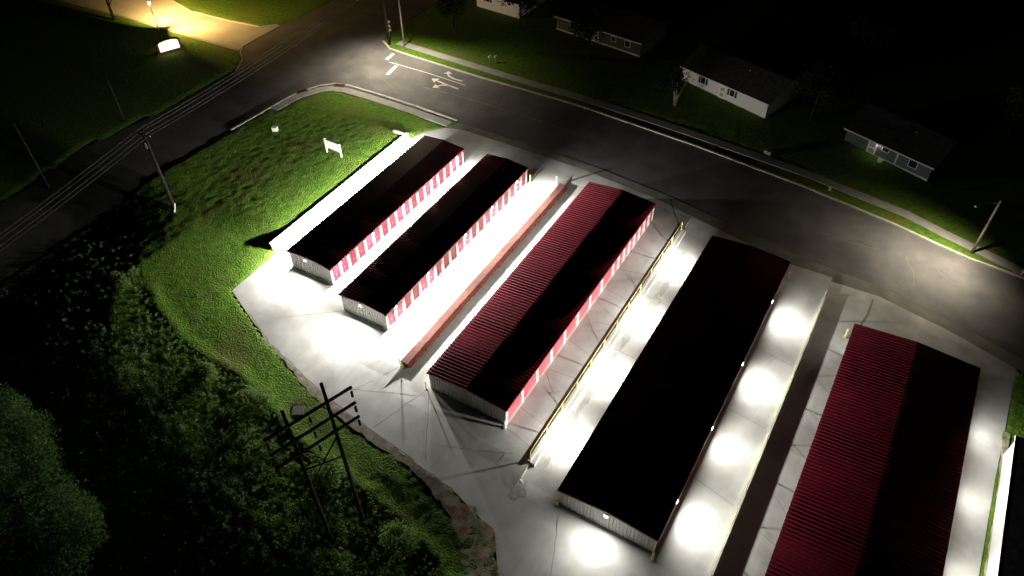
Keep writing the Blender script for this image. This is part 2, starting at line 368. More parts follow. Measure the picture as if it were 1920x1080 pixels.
# dirt strip along the eroded pavement edge
MT['gravel'] = noisy(mat('gravel', (.3, .27, .22), .95, .05), (.19, .165, .125), (.38, .345, .28), 1.6, 9, .3, .65, .7, 9, .05)
GRAVEL = S2([(-52.8, 33.0), (-50.4, 31.6), (-45.5, 30.2), (-40.8, 28.6), (-34, 27.6), (-28, 26.9), (-25, 26.2), (-23, 27.05), (-40.6, 29.35), (-50.4, 31.95)])
sheet('gravel_strip', GRAVEL, MT['gravel'], .05, .7, edge_noise=.28, skirt=.2)
DIRT = S2([(-25.5, 26.5), (-22.6, 25.2), (-20.0, 23.4), (-18.3, 21.2), (-17.2, 18), (-16.6, 12), (-14.6, 12), (-15.4, 22.4), (-17.6, 25.4), (-22.9, 27.05)])
sheet('dirt_strip', DIRT, MT['dirt'], .05, .5, edge_noise=.6, skirt=.2)
sheet('sand_strip', S2([(19.0, 40), (19.05, 30), (18.75, 2), (19.5, 2), (19.55, 58.5), (18.9, 58.5), (19.25, 50)]), MT['dirt'], .12, 1.0, edge_noise=.12, skirt=.2)
# road markings
def strip(mb, a, b, w, dz=-.054): ribbon(mb, S2([a, b]), w, dz)
mb = MB(); strip(mb, (-78.0, 91.0), (-77.7, 88.7), .62); strip(mb, (-75.0, 87.9), (-74.5, 84.7), .62)
mb.build('stop_lines', MT['paint'])['kind'] = 'structure'
mb = MB(); ribbon(mb, S2([(-76.8, 88.3), (-69, 88.4), (-61.5, 88.1)]), .16, -.054)
mb.build('lane_line', MT['paint'])['kind'] = 'structure'
mb = MB()
def arrow(pts, w, head, d, hw=.85, hl=1.2):
    ribbon(mb, S2(pts), w, -.054)
    d = Vector(d).normalized(); n = Vector((-d.y, d.x)); h = Vector(head)
    tri = [h + d * hl, h + n * hw, h - n * hw]
    k = [site(*p) for p in tri]; mb.add([(x, y, G(x, y) - .054) for x, y, _ in k], [(0, 1, 2)])
arrow([(-62.6, 88.95), (-64.3, 88.95), (-65.3, 89.2), (-66.1, 89.9)], .34, (-66.0, 89.8), (-.45, 1), .75, .9)
arrow([(-61.8, 86.6), (-64.4, 86.8), (-66.4, 87.1)], .34, (-66.3, 87.1), (-1, .1), .75, 1.1)
arrow([(-63.6, 86.7), (-64.7, 86.4), (-65.3, 85.6)], .34, (-65.2, 85.7), (-.6, -1), .75, .9)
mb.build('lane_arrows', MT['paint'])['kind'] = 'structure'
mb = MB()
for k in range(26):
    u0 = -82 + k * 4.1 + random.uniform(-1, 1); v0 = float(np.interp(u0, [-82, -40, -10, 20], [84, 84, 81, 76])) + random.uniform(-4, 4); q = [(u0, v0)]; a = random.choice([.1, -.25, 1.4, 1.75, 3.0])
    for i in range(random.randint(4, 10)):
        a += random.uniform(-.35, .35); q.append((q[-1][0] + .8 * math.cos(a), q[-1][1] + .8 * math.sin(a)))
    ribbon(mb, S2(q), random.uniform(.04, .09), -.055)
mb.build('road_cracks', MT['joint'])['kind'] = 'structure'
mb = MB(); ribbon(mb, S2([(-67, 84.3), (-59.4, 84.9), (-48, 84.8), (-36, 84.2)]), .13, -.054)
mb.build('centre_line', MT['yellowpaint'])['kind'] = 'structure'
# joints and cracks in the concrete
mb = MB()
def crack(pts, w=.05, jag=.0):
    Q = S2(pts)
    if jag:
        out = []
        for (a, b), (c, d) in zip(Q, Q[1:]):
            k = max(1, int(math.hypot(c - a, d - b) / .5))
            for i in range(k):
                t = i / k; out.append((a + (c - a) * t + jag * noise.noise(Vector((a + i, b, 1.5)) * 1.7), b + (d - b) * t + jag * noise.noise(Vector((a, b + i, 4.5)) * 1.7)))
        Q = out + [Q[-1]]
    ribbon(mb, Q, w, .004)
yy = 38.5; alt = 0
for a, b in [((-22.3, 38.0), (-18.9, 37.2)), ((-22.3, 43.2), (-18.9, 39.7)), ((-22.3, 43.6), (-18.9, 44.0)), ((-22.3, 48.3), (-18.9, 47.3)), ((-22.3, 52.6), (-18.9, 49.0)),
             ((-21, 52.0), (-18.9, 52.6)), ((-22.3, 55.0), (-18.9, 53.4)), ((-22.3, 57.4), (-18.9, 56.8)), ((-21.0, 61.3), (-18.9, 58.6)), ((-22.3, 61.0), (-18.9, 61.8)), ((-22.3, 66.0), (-18.9, 65.0)), ((-22.0, 70.8), (-18.9, 67.8)), ((-20.6, 75.5), (-18.2, 71.8)), ((-22, 75.2), (-17.8, 73.6)),
             ((-34.6, 72.0), (-31.4, 74.5)), ((-34.4, 44.6), (-31.6, 43.9)), ((-34.4, 50.4), (-31.6, 50.0)), ((-34.4, 56.4), (-31.6, 56.0)), ((-34.4, 62.4), (-31.6, 61.9)),
             ((-17.7, 67.2), (-14.2, 66.6)), ((-17.7, 49.6), (-14.2, 49.3)), ((-17.7, 58.6), (-14.2, 58.2)),
             ((1.9, 64.0), (4.4, 63.7)), ((1.7, 58.3), (3.8, 57.8)), ((1.7, 52.2), (3.8, 50.8)), ((1.7, 46.6), (3.7, 46.2)), ((1.7, 41.4), (3.7, 39.6)), ((1.7, 37), (3.7, 36.4)), ((.6, 69.2), (4.6, 71.2)),
             ((-4.9, 48.2), (-.6, 47.6)), ((-4.9, 57.2), (-.6, 56.6)), ((-4.9, 39.2), (-.6, 38.2))]:
    crack([a, b], .045, .03)
crack([(4.6, 71.2), (4.6, 68), (4.2, 65.6), (4.1, 63.6)], .22)
for pts in ([(-46.2, 39.4), (-52.6, 34.4)], [(-35.8, 36.2), (-38.6, 30.2)], [(-31.5, 35.3), (-33.4, 28.8)], [(-31.2, 35.0), (-27.0, 28.4)], [(-31.2, 34.4), (-39.0, 31.0)], [(-48.8, 41.6), (-56.6, 36.4)], [(-22.2, 35.2), (-19.0, 34.4)], [(-39.9, 39.2), (-42.4, 33.2)], [(-26.4, 30.4), (-20.2, 33.0)], [(-13.8, 30.2), (-9.8, 20)], [(-49.6, 72), (-47.4, 76.6)], [(-39.6, 73), (-35.6, 76.4)], [(-12, 72.5), (-8, 71.0)]):
    crack(pts, .05, .10)
crack([(-55, 33.9), (-50.4, 31.95), (-45, 30.6), (-40.4, 29.4), (-34, 28.5), (-28, 27.8)], .10, .16)
crack([(-40, 29.0), (-36, 28.2), (-32, 27.6), (-26, 26.9), (-22.7, 26.2), (-19.3, 24.7), (-17.4, 22.6), (-16.6, 19)], .22, .25)
mb.build('pavement_joints', MT['joint'])['kind'] = 'structure'
# wet and dirty stains with ragged outlines
def blob(u0, v0, ru, rv, seed, n=40, rot=0):
    out = []
    for k in range(n):
        t = 2 * math.pi * k / n; q = Vector((math.cos(t) * 1.6, math.sin(t) * 1.6, seed * 3.1))
        r = 1 + .45 * noise.noise(q) + .3 * noise.noise(q * 3)
        a, b = math.cos(t) * ru * r, math.sin(t) * rv * r
        out.append((u0 + a * math.cos(rot) - b * math.sin(rot), v0 + a * math.sin(rot) + b * math.cos(rot)))
    return S2(out)
for k, (u0, v0, ru, rv) in enumerate([(-17.25, 35, .6, 1.7), (-17.2, 38.5, .45, 2.3), (-17.05, 43, .4, 2.2), (-17.0, 47, .35, 2), (-16.9, 52, .4, 2.3), (-16.5, 57.5, .6, 2.2), (-16.4, 61, .4, 1.6), (-16.6, 65.5, .45, 2), (-17.9, 30.0, .7, 1.1)]):
    sheet('water_stain', blob(u0, v0, ru, rv, k), MT['stain'], .006 + .0006 * k, 1.0)
# ------------------------------------------------------------------ storage buildings
def ribbed_roof(L, w, rise, oh, name, parent, m, h0):
    """standing ribs run from eave to ridge; local x across, y along"""
    prof = []; per = .405; y = -oh
    while y < L + oh - .01:
        for dy, z in ((0, 0), (.19, 0), (.235, .065), (.305, .065), (.35, 0)): prof.append((min(y + dy, L + oh), z))
        y += per
    prof.append((L + oh, 0))
    xs = [(-oh, -oh * rise / (w / 2)), (w / 2, rise), (w + oh, -oh * rise / (w / 2))]
    n = len(prof); co_ = np.array([(x, yy_, h0 + zz + pz) for x, zz in xs for yy_, pz in prof])
    q = []
    for i in range(2):
        for k in range(n - 1): q.append((i * n + k, (i + 1) * n + k, (i + 1) * n + k + 1, i * n + k + 1))
    o = np_mesh(name, co_, np.array(q), m, False); o.parent = parent; return o
def ribbed_wall(mb, x0, x1, y, z0, ztop, per=.33, out=-1):
    """end wall sheet at constant y; ztop(x) is its upper outline"""
    x = x0; P = []
    while x < x1 - .01:
        for dx, d in ((0, 0), (.14, 0), (.18, .09), (.26, .09), (.30, 0)): P.append((min(x + dx, x1), d))
        x += per
    P.append((x1, 0)); n = len(P)
    vs = [(a, y + out * d, z0) for a, d in P] + [(a, y + out * d, ztop(a)) for a, d in P]
    mb.add(vs, [(i, i + 1, n + i + 1, n + i) if out < 0 else (i + 1, i, n + i, n + i + 1) for i in range(n - 1)])
def wall_lamp(parent, loc, d, power, tilt=25):
    """wall pack: dark housing, glowing lens and its light. d = outward direction (x, y)"""
    d = Vector((*d, 0)); s = Vector((-d.y, d.x, 0)); p = Vector(loc)
    mb = MB(); mb.obox(p - s * .2 + Vector((0, 0, -.1)), s * .4, d * .14, (0, 0, .26)); h = mb.build('wall_lamp', MT['galv'], parent)
    mb = MB(); c = p + d * .145; mb.obox(c - s * .16 + Vector((0, 0, -.09)), s * .32, d * .05 - Vector((0, 0, .02)), Vector((0, 0, .17)) - d * .03); mb.build('lens', MT['lens'], h)
    dn = (d * math.cos(R(tilt)) - Vector((0, 0, 1)) * math.sin(R(tilt)))
    if power: area_lamp(h, p + d * .26 + Vector((0, 0, -.02)), dn, power)
def storage(label, x0, x1, y0, y1, zb, h, rise, right=None, left_lamps=(), right_lamps=(), near_lamps=(), far_lamps=(), group='storage buildings with dark red roofs', tilt=25, tilt_left=None, tilt_right=None, pipe=None, left=None, left_z=2.26, near_tilt=-8, dm='door'):
    t = thing('storage_building', (x0, y0, zb), label, 'storage building', group)
    w, L = x1 - x0, y1 - y0; oh = .12
    x0_, x1_ = .0, w
    mb = MB()   # core shell, pentagon section
    zc = h - .02; k = .1
    sec = [(k, 0), (w - .16, 0), (w - .16, zc), (w / 2, zc + rise - .03), (k, zc)]
    ys = (.06, L - .06); vs = [(a, y, b) for y in ys for a, b in sec]
    fs = [(0, 1, 2, 3, 4), (9, 8, 7, 6, 5)] + [((i + 1) % 5, i, 5 + i, 5 + (i + 1) % 5) for i in range(5)]
    mb.add(vs, fs)
    top = lambda a: zc - .01 + (rise - .03) * (1 - abs(a - w / 2) / (w / 2))
    ribbed_wall(mb, .02, w - .02, .05, .0, top, out=-1); ribbed_wall(mb, .02, w - .02, L - .05, .0, top, out=1)
    doors = []
    if right:
        # white header and base line, white pilasters between the recessed roll-up doors
        mb.box(w - .155, w - .02, .07, L - .07, 2.18, zc - .03); mb.box(w - .155, w + .01, .07, L - .07, 0, .05)
        ya = .1
        for unit, n, pil in right:
            for i in range(n):
                mb.box(w - .155, w, ya - pil / 2, ya + pil / 2, .05, 2.18); doors.append((ya + pil / 2, ya + unit - pil / 2)); ya += unit
        mb.box(w - .155, w, ya - pil / 2, min(ya + pil / 2, L - .07), .05, 2.18)
    else:
        mb.box(w - .155, w - .02, .07, L - .07, 0, zc - .02)
    wall = mb.build('wall', MT['wall'], t)
    if left:  # left doors added, dark, tall and wide, to soak up bounce light
        unit, n, pil = left; proto = None
        for i in range(n):
            if proto is None:
                m2 = MB(); z = .055; nz = 26; dz = (2.42 - z) / nz; vs = []
                for q in range(nz + 1): vs += [(.0 - (.018 if q % 2 else 0.), pil / 2, z + q * dz), (.0 - (.018 if q % 2 else 0.), unit - pil / 2, z + q * dz)]
                m2.add(vs, [(2 * q + 1, 2 * q, 2 * q + 2, 2 * q + 3) for q in range(nz)]); proto = m2.build('roll_up_door', MT['low_bounce_door'], t); proto.location = (.075, .1, 0)
            else:
                c = proto.copy(); COL.objects.link(c); c.parent = t; c.location.y = .1 + unit * i
    for a, b in doors:
        m2 = MB(); z = .055; nz = 26; dz = (2.175 - z) / nz; vs = []; fs = []
        for i in range(nz + 1):
            d = .018 if i % 2 else 0.; vs += [(w - .14 + d, a + .005, z + i * dz), (w - .14 + d, b - .005, z + i * dz)]
        fs = [(2 * i, 2 * i + 1, 2 * i + 3, 2 * i + 2) for i in range(nz)]
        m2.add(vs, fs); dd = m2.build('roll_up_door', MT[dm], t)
        m3 = MB(); m3.box(w - .128, w - .09, (a + b) / 2 - .06, (a + b) / 2 + .06, .9, .96); m3.build('latch', MT['galv'], dd)
    rf = ribbed_roof(L, w, rise, oh, 'roof', t, MT['roof'], h)
    # red trims along the eaves and rakes
    for nm, xa, xb in (('eave_trim', w + oh + .002, w + oh + .03), ('eave_trim', -oh - .03, -oh - .002)):
        if xa < 0: continue
        m2 = MB(); m2.box(xa, xb, -oh, L + oh, h - .16, h - .012); m2.build(nm, MT['trim'], t)
    for y in (-oh - .03, L + oh + .003):
        m2 = MB(); zz = .05
        vs = [(-oh, y, h - .14), (w / 2, y, h + rise - .12), (w + oh, y, h - .14), (w + oh, y, h + .035), (w / 2, y, h + rise + .05), (-oh, y, h + .035)]
        vs += [(a, y + .027, c) for a, _, c in vs]
        m2.add(vs, [(0, 1, 4, 5), (1, 2, 3, 4), (11, 10, 7, 6), (10, 9, 8, 7), (5, 4, 10, 11), (4, 3, 9, 10), (0, 6, 7, 1), (1, 7, 8, 2), (0, 5, 11, 6), (2, 8, 9, 3)])
        m2.build('rake_trim', MT['trim'], t)
    for y, p in right_lamps: wall_lamp(t, (w, y - y0, 2.26), (1, 0), p, tilt_right or tilt)
    for y, p in left_lamps: wall_lamp(t, (0, y - y0, left_z), (-1, 0), p, tilt_left or tilt)
    for x, p in near_lamps: wall_lamp(t, (x, -.0, h - .22), (0, -1), p, near_tilt)
    for x, p in far_lamps: wall_lamp(t, (x, L, h - .22), (0, 1), p, 30)
    if pipe:
        m2 = MB(); a, b = pipe; m2.tube([(a, -.16, .12), (b, -.16, .12)], .035, 6); m2.tube([(b, -.16, .0), (b, -.16, .5)], .05, 8)
        p = m2.build('pipe', MT['white'], t)
        for q in ((a + b) / 2 - .7, (a + b) / 2):
            m2 = MB(); m2.tube([(q + .14 * math.cos(k * .7), -.26, .2 + .14 * math.sin(k * .7)) for k in range(10)], .04, 6); m2.build('hose_reel', MT['green_pipe'], p)
    return t
b1 = storage('shortest storage building of the row, beside the white retaining wall, with small red doors', -56.18, -49.78, 42.23, 69.84, 0, 2.48, .3, right=[(1.53, 18, .36)],
             tilt_left=52, left_lamps=[(44, 3600), (49.8, 3600), (55.9, 3600), (62, 3600), (68, 3600)], right_lamps=[(43.75, 520), (49.8, 520), (55.95, 520), (62, 520), (68, 520)], near_lamps=[(2.7, 2600)], tilt_right=68, pipe=(2.2, 6.1))
b2 = storage('storage building left of the red block wall, all its right side small red doors', -46.2, -39.92, 39.69, 70.29, 0, 2.48, .3, right=[(1.52, 20, .36)],
             left_lamps=[(44, 520), (50, 520), (56, 520), (62, 520), (68, 520)], tilt_left=68, right_lamps=[(41.3, 3200), (47.4, 3200), (55.1, 3200), (61.2, 3200), (67.3, 3200)], near_lamps=[(2.9, 3000)], pipe=(2.2, 6.0))
k3 = 60.4 / 60
b3 = storage('middle storage building with half of its ribbed red roof lit, wide and narrow pink-lit doors', -31.42 * k3, -22.38 * k3, 35.5 * k3, 71.5 * k3, -.4, 2.5, .4, right=[(3.02, 8, .38), (1.52, 8, .34)], dm='glare_door')
k4 = 60.8 / 60
b4 = storage('wide storage building with unlit black roof, between two railed lanes with bright light pools', -14.11 * k4, -5.03 * k4, 30.6 * k4, 69.2 * k4, -.8, 2.46, .4, right=[(3.05, 12, .38)],
             left_lamps=[(37.4, 1250), (46.4, 1250), (55.6, 1250), (65.6, 1250)], right_lamps=[(35.2, 1050), (44.0, 1050), (53.0, 1050), (63.2, 1050)], near_lamps=[(4.6, 800)], tilt=-3, tilt_left=10, left_z=2.05, near_tilt=0)
k5 = 61.5 / 60
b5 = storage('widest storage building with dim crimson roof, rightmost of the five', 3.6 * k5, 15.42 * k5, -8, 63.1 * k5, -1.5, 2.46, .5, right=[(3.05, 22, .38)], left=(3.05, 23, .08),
             right_lamps=[(15, 420), (24, 420), (33, 420), (42.2, 420), (50.4, 420), (58.2, 480)], tilt=-10)

# ------------------------------------------------------------------ retaining walls and rails
t = thing('retaining_wall', (-60, 43.1, 0), 'white concrete retaining wall between the lawn and the leftmost storage building', 'wall')
mb = MB(); mb.box(-.35, 0, 0, 27.8, -.6, 1.05); mb.box(-2.3, -.352, 27.3, 27.6, -.4, 1.05); mb.build('wall_face', MT['wallconc'], t)
mb = MB(); mb.box(-.40, .05, -.04, 27.84, 1.052, 1.13); mb.box(-2.34, -.402, 27.25, 27.65, 1.052, 1.13); mb.build('wall_cap', MT['wallconc'], t)
# red block wall
t = thing('block_wall', (-36.05, 36.7, 0), 'red split block retaining wall with pinkish cap beside the half-lit roof', 'wall')
vs = []; fs = []; nb = 178; nz = 5
xx = np.linspace(0, 35.6, nb + 1)
for j in range(nz + 1):
    for i, a in enumerate(xx):
        r = noise.noise(Vector((a * 2.3, j * 1.3, 5.))); vs.append((.80 + .10 * r + (.05 if (i + j * 2) % 4 < 2 else 0) + .075 * (nz - j), a, -.5 + j * .12))
for j in range(nz):
    for i in range(nb): k = j * (nb + 1) + i; fs.append((k, k + 1, k + nb + 2, k + nb + 1))
mb = MB(); mb.add(vs, fs); mb.box(.05, .74, .01, 35.55, -.5, .09); mb.build('block_face', MT['block'], t)
mb = MB()
for i in range(78):
    a = i * .4564; mb.box(.0 + .02 * random.random(), .86 + .05 * random.random(), a, a + .452, .1, .2 + .012 * random.random())
mb.build('cap_blocks', MT['cap'], t)
def build_rail(x, y0, y1, z, n, label, mesh=True):
    r = thing('guard_rail', (x, y0, z), label, 'railing'); L = y1 - y0
    mb = MB(); mb.tube([(0, .05, 1.2), (0, L - .05, 1.2)], .035, 8); mb.build('top_rail', MT['yellow'], r)
    post = None
    for i in range(n + 1):
        y = .1 + (L - .2) * i / n
        if post is None:
            mb = MB(); mb.tube([(0, 0, 0), (0, 0, 1.16)], .05, 8); mb.box(-.09, .09, -.09, .09, 0, .02); post = mb.build('post', MT['yellow'], r); post.location.y = y
        else:
            c = post.copy(); COL.objects.link(c); c.parent = r; c.location.y = y
    return r
t = thing('curb_wall', (-18.75, 33.2, -.8), 'pale concrete wall with water stains at its foot, left of the black-roofed building', 'wall')
mb = MB(); mb.box(0, .75, 0, 38.8, -.3, .5); mb.box(0, .3, 0.003, 38.797, .5, .62); mb.build('wall_body', MT['wallconc'], t)
build_rail(-18.6, 33.4, 71.8, -.18, 12, 'yellow rail along the lane beside the half-lit red roof')
t = thing('curb_wall', (-.42, 18, -1.5), 'thin concrete wall throwing a wide black shadow onto the lane of the crimson roof', 'wall')
mb = MB(); mb.box(0, .36, 0, 51.2, -.3, .92); mb.build('wall_body', MT['wallconc'], t)
build_rail(-.2, 18.2, 69.0, -.58, 16, 'yellow rail on the wall with the wide black shadow')

# ------------------------------------------------------------------ bollards, small fittings
def bollard(u, v, label, h=1.05, r=.075, m='yellow', tilt=0):
    p = site(u, v); t = thing('bollard', p, label, 'bollard', 'yellow bollards at the building corners')
    mb = MB(); mb.tube([(0, 0, 0), (0, 0, h - .06), (0, 0, h)], [r, r, r * .5], 10); mb.build('post', MT[m], t)
    mb = MB(); mb.tube([(0, 0, 0), (0, 0, .06)], r * 1.9, 10); mb.build('footing', MT['wallconc'], t)
bollard(-56.35, 41.9, 'yellow bollard at the near left corner of the shortest building')
bollard(-39.75, 70.75, 'yellow bollard in the dark wedge of shadow at the far corner', 1.2)
bollard(-4.9, 30.0, 'yellow bollard at the near right corner of the black-roofed building', 1.15, .12)
bollard(-14.15, 30.4, 'bollard at the near left corner of the black-roofed building', .9, .12)
bollard(-4.55, 69.3, 'yellow bollard at the far right corner of the black-roofed building', 1.2, .09)
bollard(3.2, 63.4, 'yellow bollard at the far left corner of the crimson roof', 1.3, .11)
bollard(-35.75, 36.3, 'thin pale bollard at the near end of the red block wall', 1.2, .05)
bollard(-36.5, 72.2, 'yellow bollard at the far end of the red block wall', 1.2, .09)
bollard(-22.35, 35.1, 'white bollard at the near right corner of the half-lit roof', 1.3, .12, 'white')
bollard(-31.7, 35.2, 'thin yellow bollard at the near left corner of the half-lit roof', 1.2, .05)
def hydrant(u, v, label):
    t = thing('fire_hydrant', site(u, v), label, 'hydrant', 'yellow hydrants beside the road')
    mb = MB(); mb.tube([(0, 0, 0), (0, 0, .08), (0, 0, .09), (0, 0, .6), (0, 0, .66), (0, 0, .78)], [.2, .2, .14, .14, .17, .05], 12); b = mb.build('barrel', MT['hydrant'], t, True)
    for s in (-1, 1):
        mb = MB(); mb.tube([(s * .12, 0, .48), (s * .24, 0, .48)], .07, 8); mb.build('outlet', MT['hydrant'], t)
hydrant(-4.57, 88.6, 'yellow fire hydrant beside the far curb, left of the leaning pole'); hydrant(18.6, 83.4, 'yellow fire hydrant at the right end of the far curb')
def small_box(u, v, sx, sy, h, label, name, m='white', rz=0):
    t = thing(name, site(u, v), label, name.replace('_', ' '), None, rz)
    mb = MB(); mb.box(-sx / 2, sx / 2, -sy / 2, sy / 2, 0, h); mb.build('cabinet', MT[m], t)
    mb = MB(); mb.box(-sx / 2 - .04, sx / 2 + .04, -sy / 2 - .04, sy / 2 + .04, h + .001, h + .08); mb.build('lid', MT[m], t)
small_box(-78.7, 63.2, .7, .6, .55, 'small white utility box in the dark lawn', 'utility_box', 'white', .4)
small_box(-14.1, 92.9, 1.1, .5, .5, 'low pale box on the dark verge beyond the road', 'utility_box', 'galv', -.3)
def mailbox(u, v, label):
    t = thing('mailbox', site(u, v), label, 'mailbox', None, -.2)
    mb = MB(); mb.tube([(0, 0, 0), (0, 0, 1.0)], .05, 6); mb.build('post', MT['palewood'], t)
    mb = MB(); mb.box(-.12, .12, -.26, .26, 1.001, 1.16); mb.tube([(0, -.26, 1.16), (0, .26, 1.16)], .12, 10); mb.build('box', MT['white'], t)
mailbox(-61.9, 96.2, 'white mailbox beyond the far sidewalk, left one of two'); mailbox(-61.1, 96.7, 'white mailbox beyond the far sidewalk, right one of two')
# storm drain in the grass slope, and two curb inlets
p = site(-41.1, 26.6); t = thing('storm_drain', p, 'square concrete storm drain sunk in the bright grass slope', 'drain', None, .6)
mb = MB(); mb.box(-.55, .55, -.55, .55, -.5, .14); mb.build('slab', MT['gutter'], t)
mb = MB(); mb.box(-.65, .65, .552, .75, -.5, .10); mb.build('opening', MT['black'], t)
for (u, v, rz), lb in (((-82.9, 73.6, 1.1), 'dark curb inlet on the left of the street corner'), ((-78.9, 78.0, .35), 'rust-stained curb inlet on the right of the street corner')):
    p = site(u, v); t = thing('curb_inlet', (p[0], p[1], p[2] + .1), lb, 'drain', None, rz)
    mb = MB(); mb.box(-.9, .9, -.4, .4, -.02, .03); mb.build('cover', MT['brick'], t)
    mb = MB(); mb.box(-.7, .7, -.2, .2, .031, .045); mb.build('opening', MT['black'], t)
# blank white sign on the lawn
p = site(-65.7, 62.7); p2 = site(-67.5, 64.6)
t = thing('sign_board', p, 'blank white board sign on two posts in the lawn', 'sign')
dx, dy = -2.7, .1; L = math.hypot(dx, dy); t.rotation_euler.z = math.atan2(dy, dx)
mb = MB(); mb.box(0.05, L - .05, -.05, .05, .75, 2.05); mb.build('board', MT['white'], t)
for a in (0, L):
    mb = MB(); mb.box(a - .08, a + .08, -.09, .09, -.3, 2.15); mb.build('post', MT['white'], t)
# glowing monument sign
p = site(-112.2, 72.9); t = thing('monument_sign', p, 'brightly lit monument sign with arched brick frame beside the driveway', 'sign', None, R(66))
def arch(hw, h, rise, n=10): return [(hw, .0), (hw, h)] + [(hw * math.cos(math.pi * k / n), h + rise * math.sin(math.pi * k / n)) for k in range(1, n)] + [(-hw, h), (-hw, .0)]
def slab(mb, out, y0, y1, z0=0.):
    n = len(out); mb.add([(x, y0, z + z0) for x, z in out] + [(x, y1, z + z0) for x, z in out], [tuple(range(n)), tuple(range(2 * n - 1, n - 1, -1))] + [((i + 1) % n, i, n + i, n + (i + 1) % n) for i in range(n)])
mb = MB(); slab(mb, arch(2.0, 1.7, .55), -.3, .25); mb.build('brick_surround', MT['brick'], t)
mb = MB(); slab(mb, [(x * .82, z * .8 + .35) for x, z in arch(2.0, 1.6, .5)], .252, .30); mb.build('sign_face', MT['signface'], t)
mb = MB(); slab(mb, [(x * .82, z * .8 + .35) for x, z in arch(2.0, 1.6, .5)], -.35, -.302); mb.build('sign_face', MT['signface'], t)
mb = MB(); mb.box(-2.4, 2.4, -.6, .6, -.1, .3); mb.build('base', MT['brick'], t)

# ------------------------------------------------------------------ poles, wires, street lamps
def pole(loc, h, r0, r1, name, label, cat, m, group=None, lean=(0, 0)):
    t = thing(name, loc, label, cat, group)
    mb = MB(); mb.tube([(0, 0, -.5), (lean[0] * .5, lean[1] * .5, h * .5), (lean[0], lean[1], h)], [r0, (r0 + r1) / 2, r1], 10); mb.build('pole', MT[m], t, True)
    return t
def street_lamp(u, v, h, arm, power, label, dirn, r=.11, color=(1, .86, .66), aim=1.0, spread=160, aimdir=None):
    t = pole(site(u, v), h, r + .04, r, 'street_lamp', label, 'street lamp', 'palewood')
    d = Vector((*dirn, 0)).normalized(); s = Vector((-d.y, d.x, 0)); e = d * arm + Vector((0, 0, h + .5))
    mb = MB(); mb.tube([(0, 0, h - .5), tuple(d * arm * .4 + Vector((0, 0, h + .25))), tuple(e)], .035, 6); a = mb.build('arm', MT['galv'], t)
    mb = MB(); mb.obox(e - s * .13 + Vector((0, 0, -.05)), s * .26, d * .6, (0, 0, .12)); hd = mb.build('lamp_head', MT['galv'], a)
    mb = MB(); mb.obox(e - s * .10 + d * .1 + Vector((0, 0, -.075)), s * .2, d * .4, (0, 0, .02)); mb.build('lens', MT['warmlens'], a)
    if h > 10: mb = MB(); mb.obox(e - s * .5 - d * .06 + Vector((0, 0, -.72)), s * 1.0, d * .02, (0, 0, .72)); mb.build('added_light_block', MT['black'], a)  # unseen plate added behind the lamp to keep its light off the yards
    spot_lamp(a, e + d * .3 + Vector((0, 0, -.12)), ((aimdir or d)[0] * aim, (aimdir or d)[1] * aim, -1), power, spread, color)
    return t
street_lamp(-77.8, 93.9, 13.0, 5.4, 29000, 'straight pale street lamp pole at the corner by the stop lines', (.2, -1), aim=.32, spread=132, aimdir=(.8, -.6))
street_lamp(13.1, 84.6, 8.0, 3.6, 13500, 'pale street lamp pole leaning beside the right end of the road', (-.75, -1), .13, aim=.42, spread=138, aimdir=(-.8, -.6))
t = pole(site(-120.1, 77.2), 4.8, .09, .06, 'driveway_lamp', 'small glowing lamp on a thin post beside the yellow-lit driveway', 'lamp post', 'galv')
mb = MB(); mb.tube([(0, 0, 4.8), (0, 0, 4.9), (0, 0, 5.2), (0, 0, 5.25)], [.1, .22, .22, .05], 10); hd = mb.build('lamp_head', MT['warmlens'], t)
for dx in (-1.5, 1.9):
    area_lamp(t, (0, .25, 4.85), (dx * 1.2, 2.1, -1.1), 3800, (.4, .3), (1, .62, .20), 112)
# utility poles with cross-arms and the wires between them
def utility_pole(u, v, h, label, guard=False, m='wood'):
    t = pole(site(u, v), h, .24, .17, 'utility_pole', label, 'utility pole', m, 'wooden utility poles along the side street')
    mb = MB(); mb.box(-1.25, 1.25, -.06, .06, h - .75, h - .6); a = mb.build('cross_arm', MT[m], t)
    for x in (-1.15, -.45, .45, 1.15):
        mb = MB(); mb.tube([(x, 0, h - .599), (x, 0, h - .42)], [.05, .035], 8); mb.build('insulator', MT['galv'], a)
    mb = MB(); mb.tube([(.0, -.36, h - 2.4), (.0, -.36, h - 1.5)], .2, 10); mb.build('transformer', MT['black'], t)
    if guard:
        mb = MB(); mb.tube([(.5, -.55, .05), (.35, -.15, .5), (.28, .1, 1.0)], .09, 8); mb.build('base_guard', MT['white'], t)
    return t
pu = [(-77.0, 42.8, 12.0), (-80.5, 93.2, 12.0), (-95.7, 37.6, 10.4), (-100.3, 53.8, 7.2)]
utility_pole(*pu[0], 'dark utility pole on the lawn with a pale guard at its foot', True)
utility_pole(*pu[1], 'dark utility pole behind the striped sign at the street corner')
t = pole(site(pu[2][0], pu[2][1]), 10.4, .15, .11, 'utility_pole', 'bare dark pole, farthest left of the poles', 'utility pole', 'wood')
t = pole(site(pu[3][0], pu[3][1]), 7.2, .13, .10, 'utility_pole', 'short pole across the dark side street', 'utility pole', 'wood')
def wire(a, b, sag, label, r=.014, n=14):
    a, b = Vector(a), Vector(b); mb = MB()
    mb.tube([a.lerp(b, k / n) - Vector((0, 0, sag * 4 * (k / n) * (1 - k / n))) for k in range(n + 1)], r, 5)
    return tag(mb.build('power_wire', MT['wire']), label, 'wire', 'power wires above the side street')
A = Vector(site(-77.0, 42.8)); B_ = Vector(site(-80.5, 93.2)); 
names = ['outermost', 'second', 'third', 'innermost']
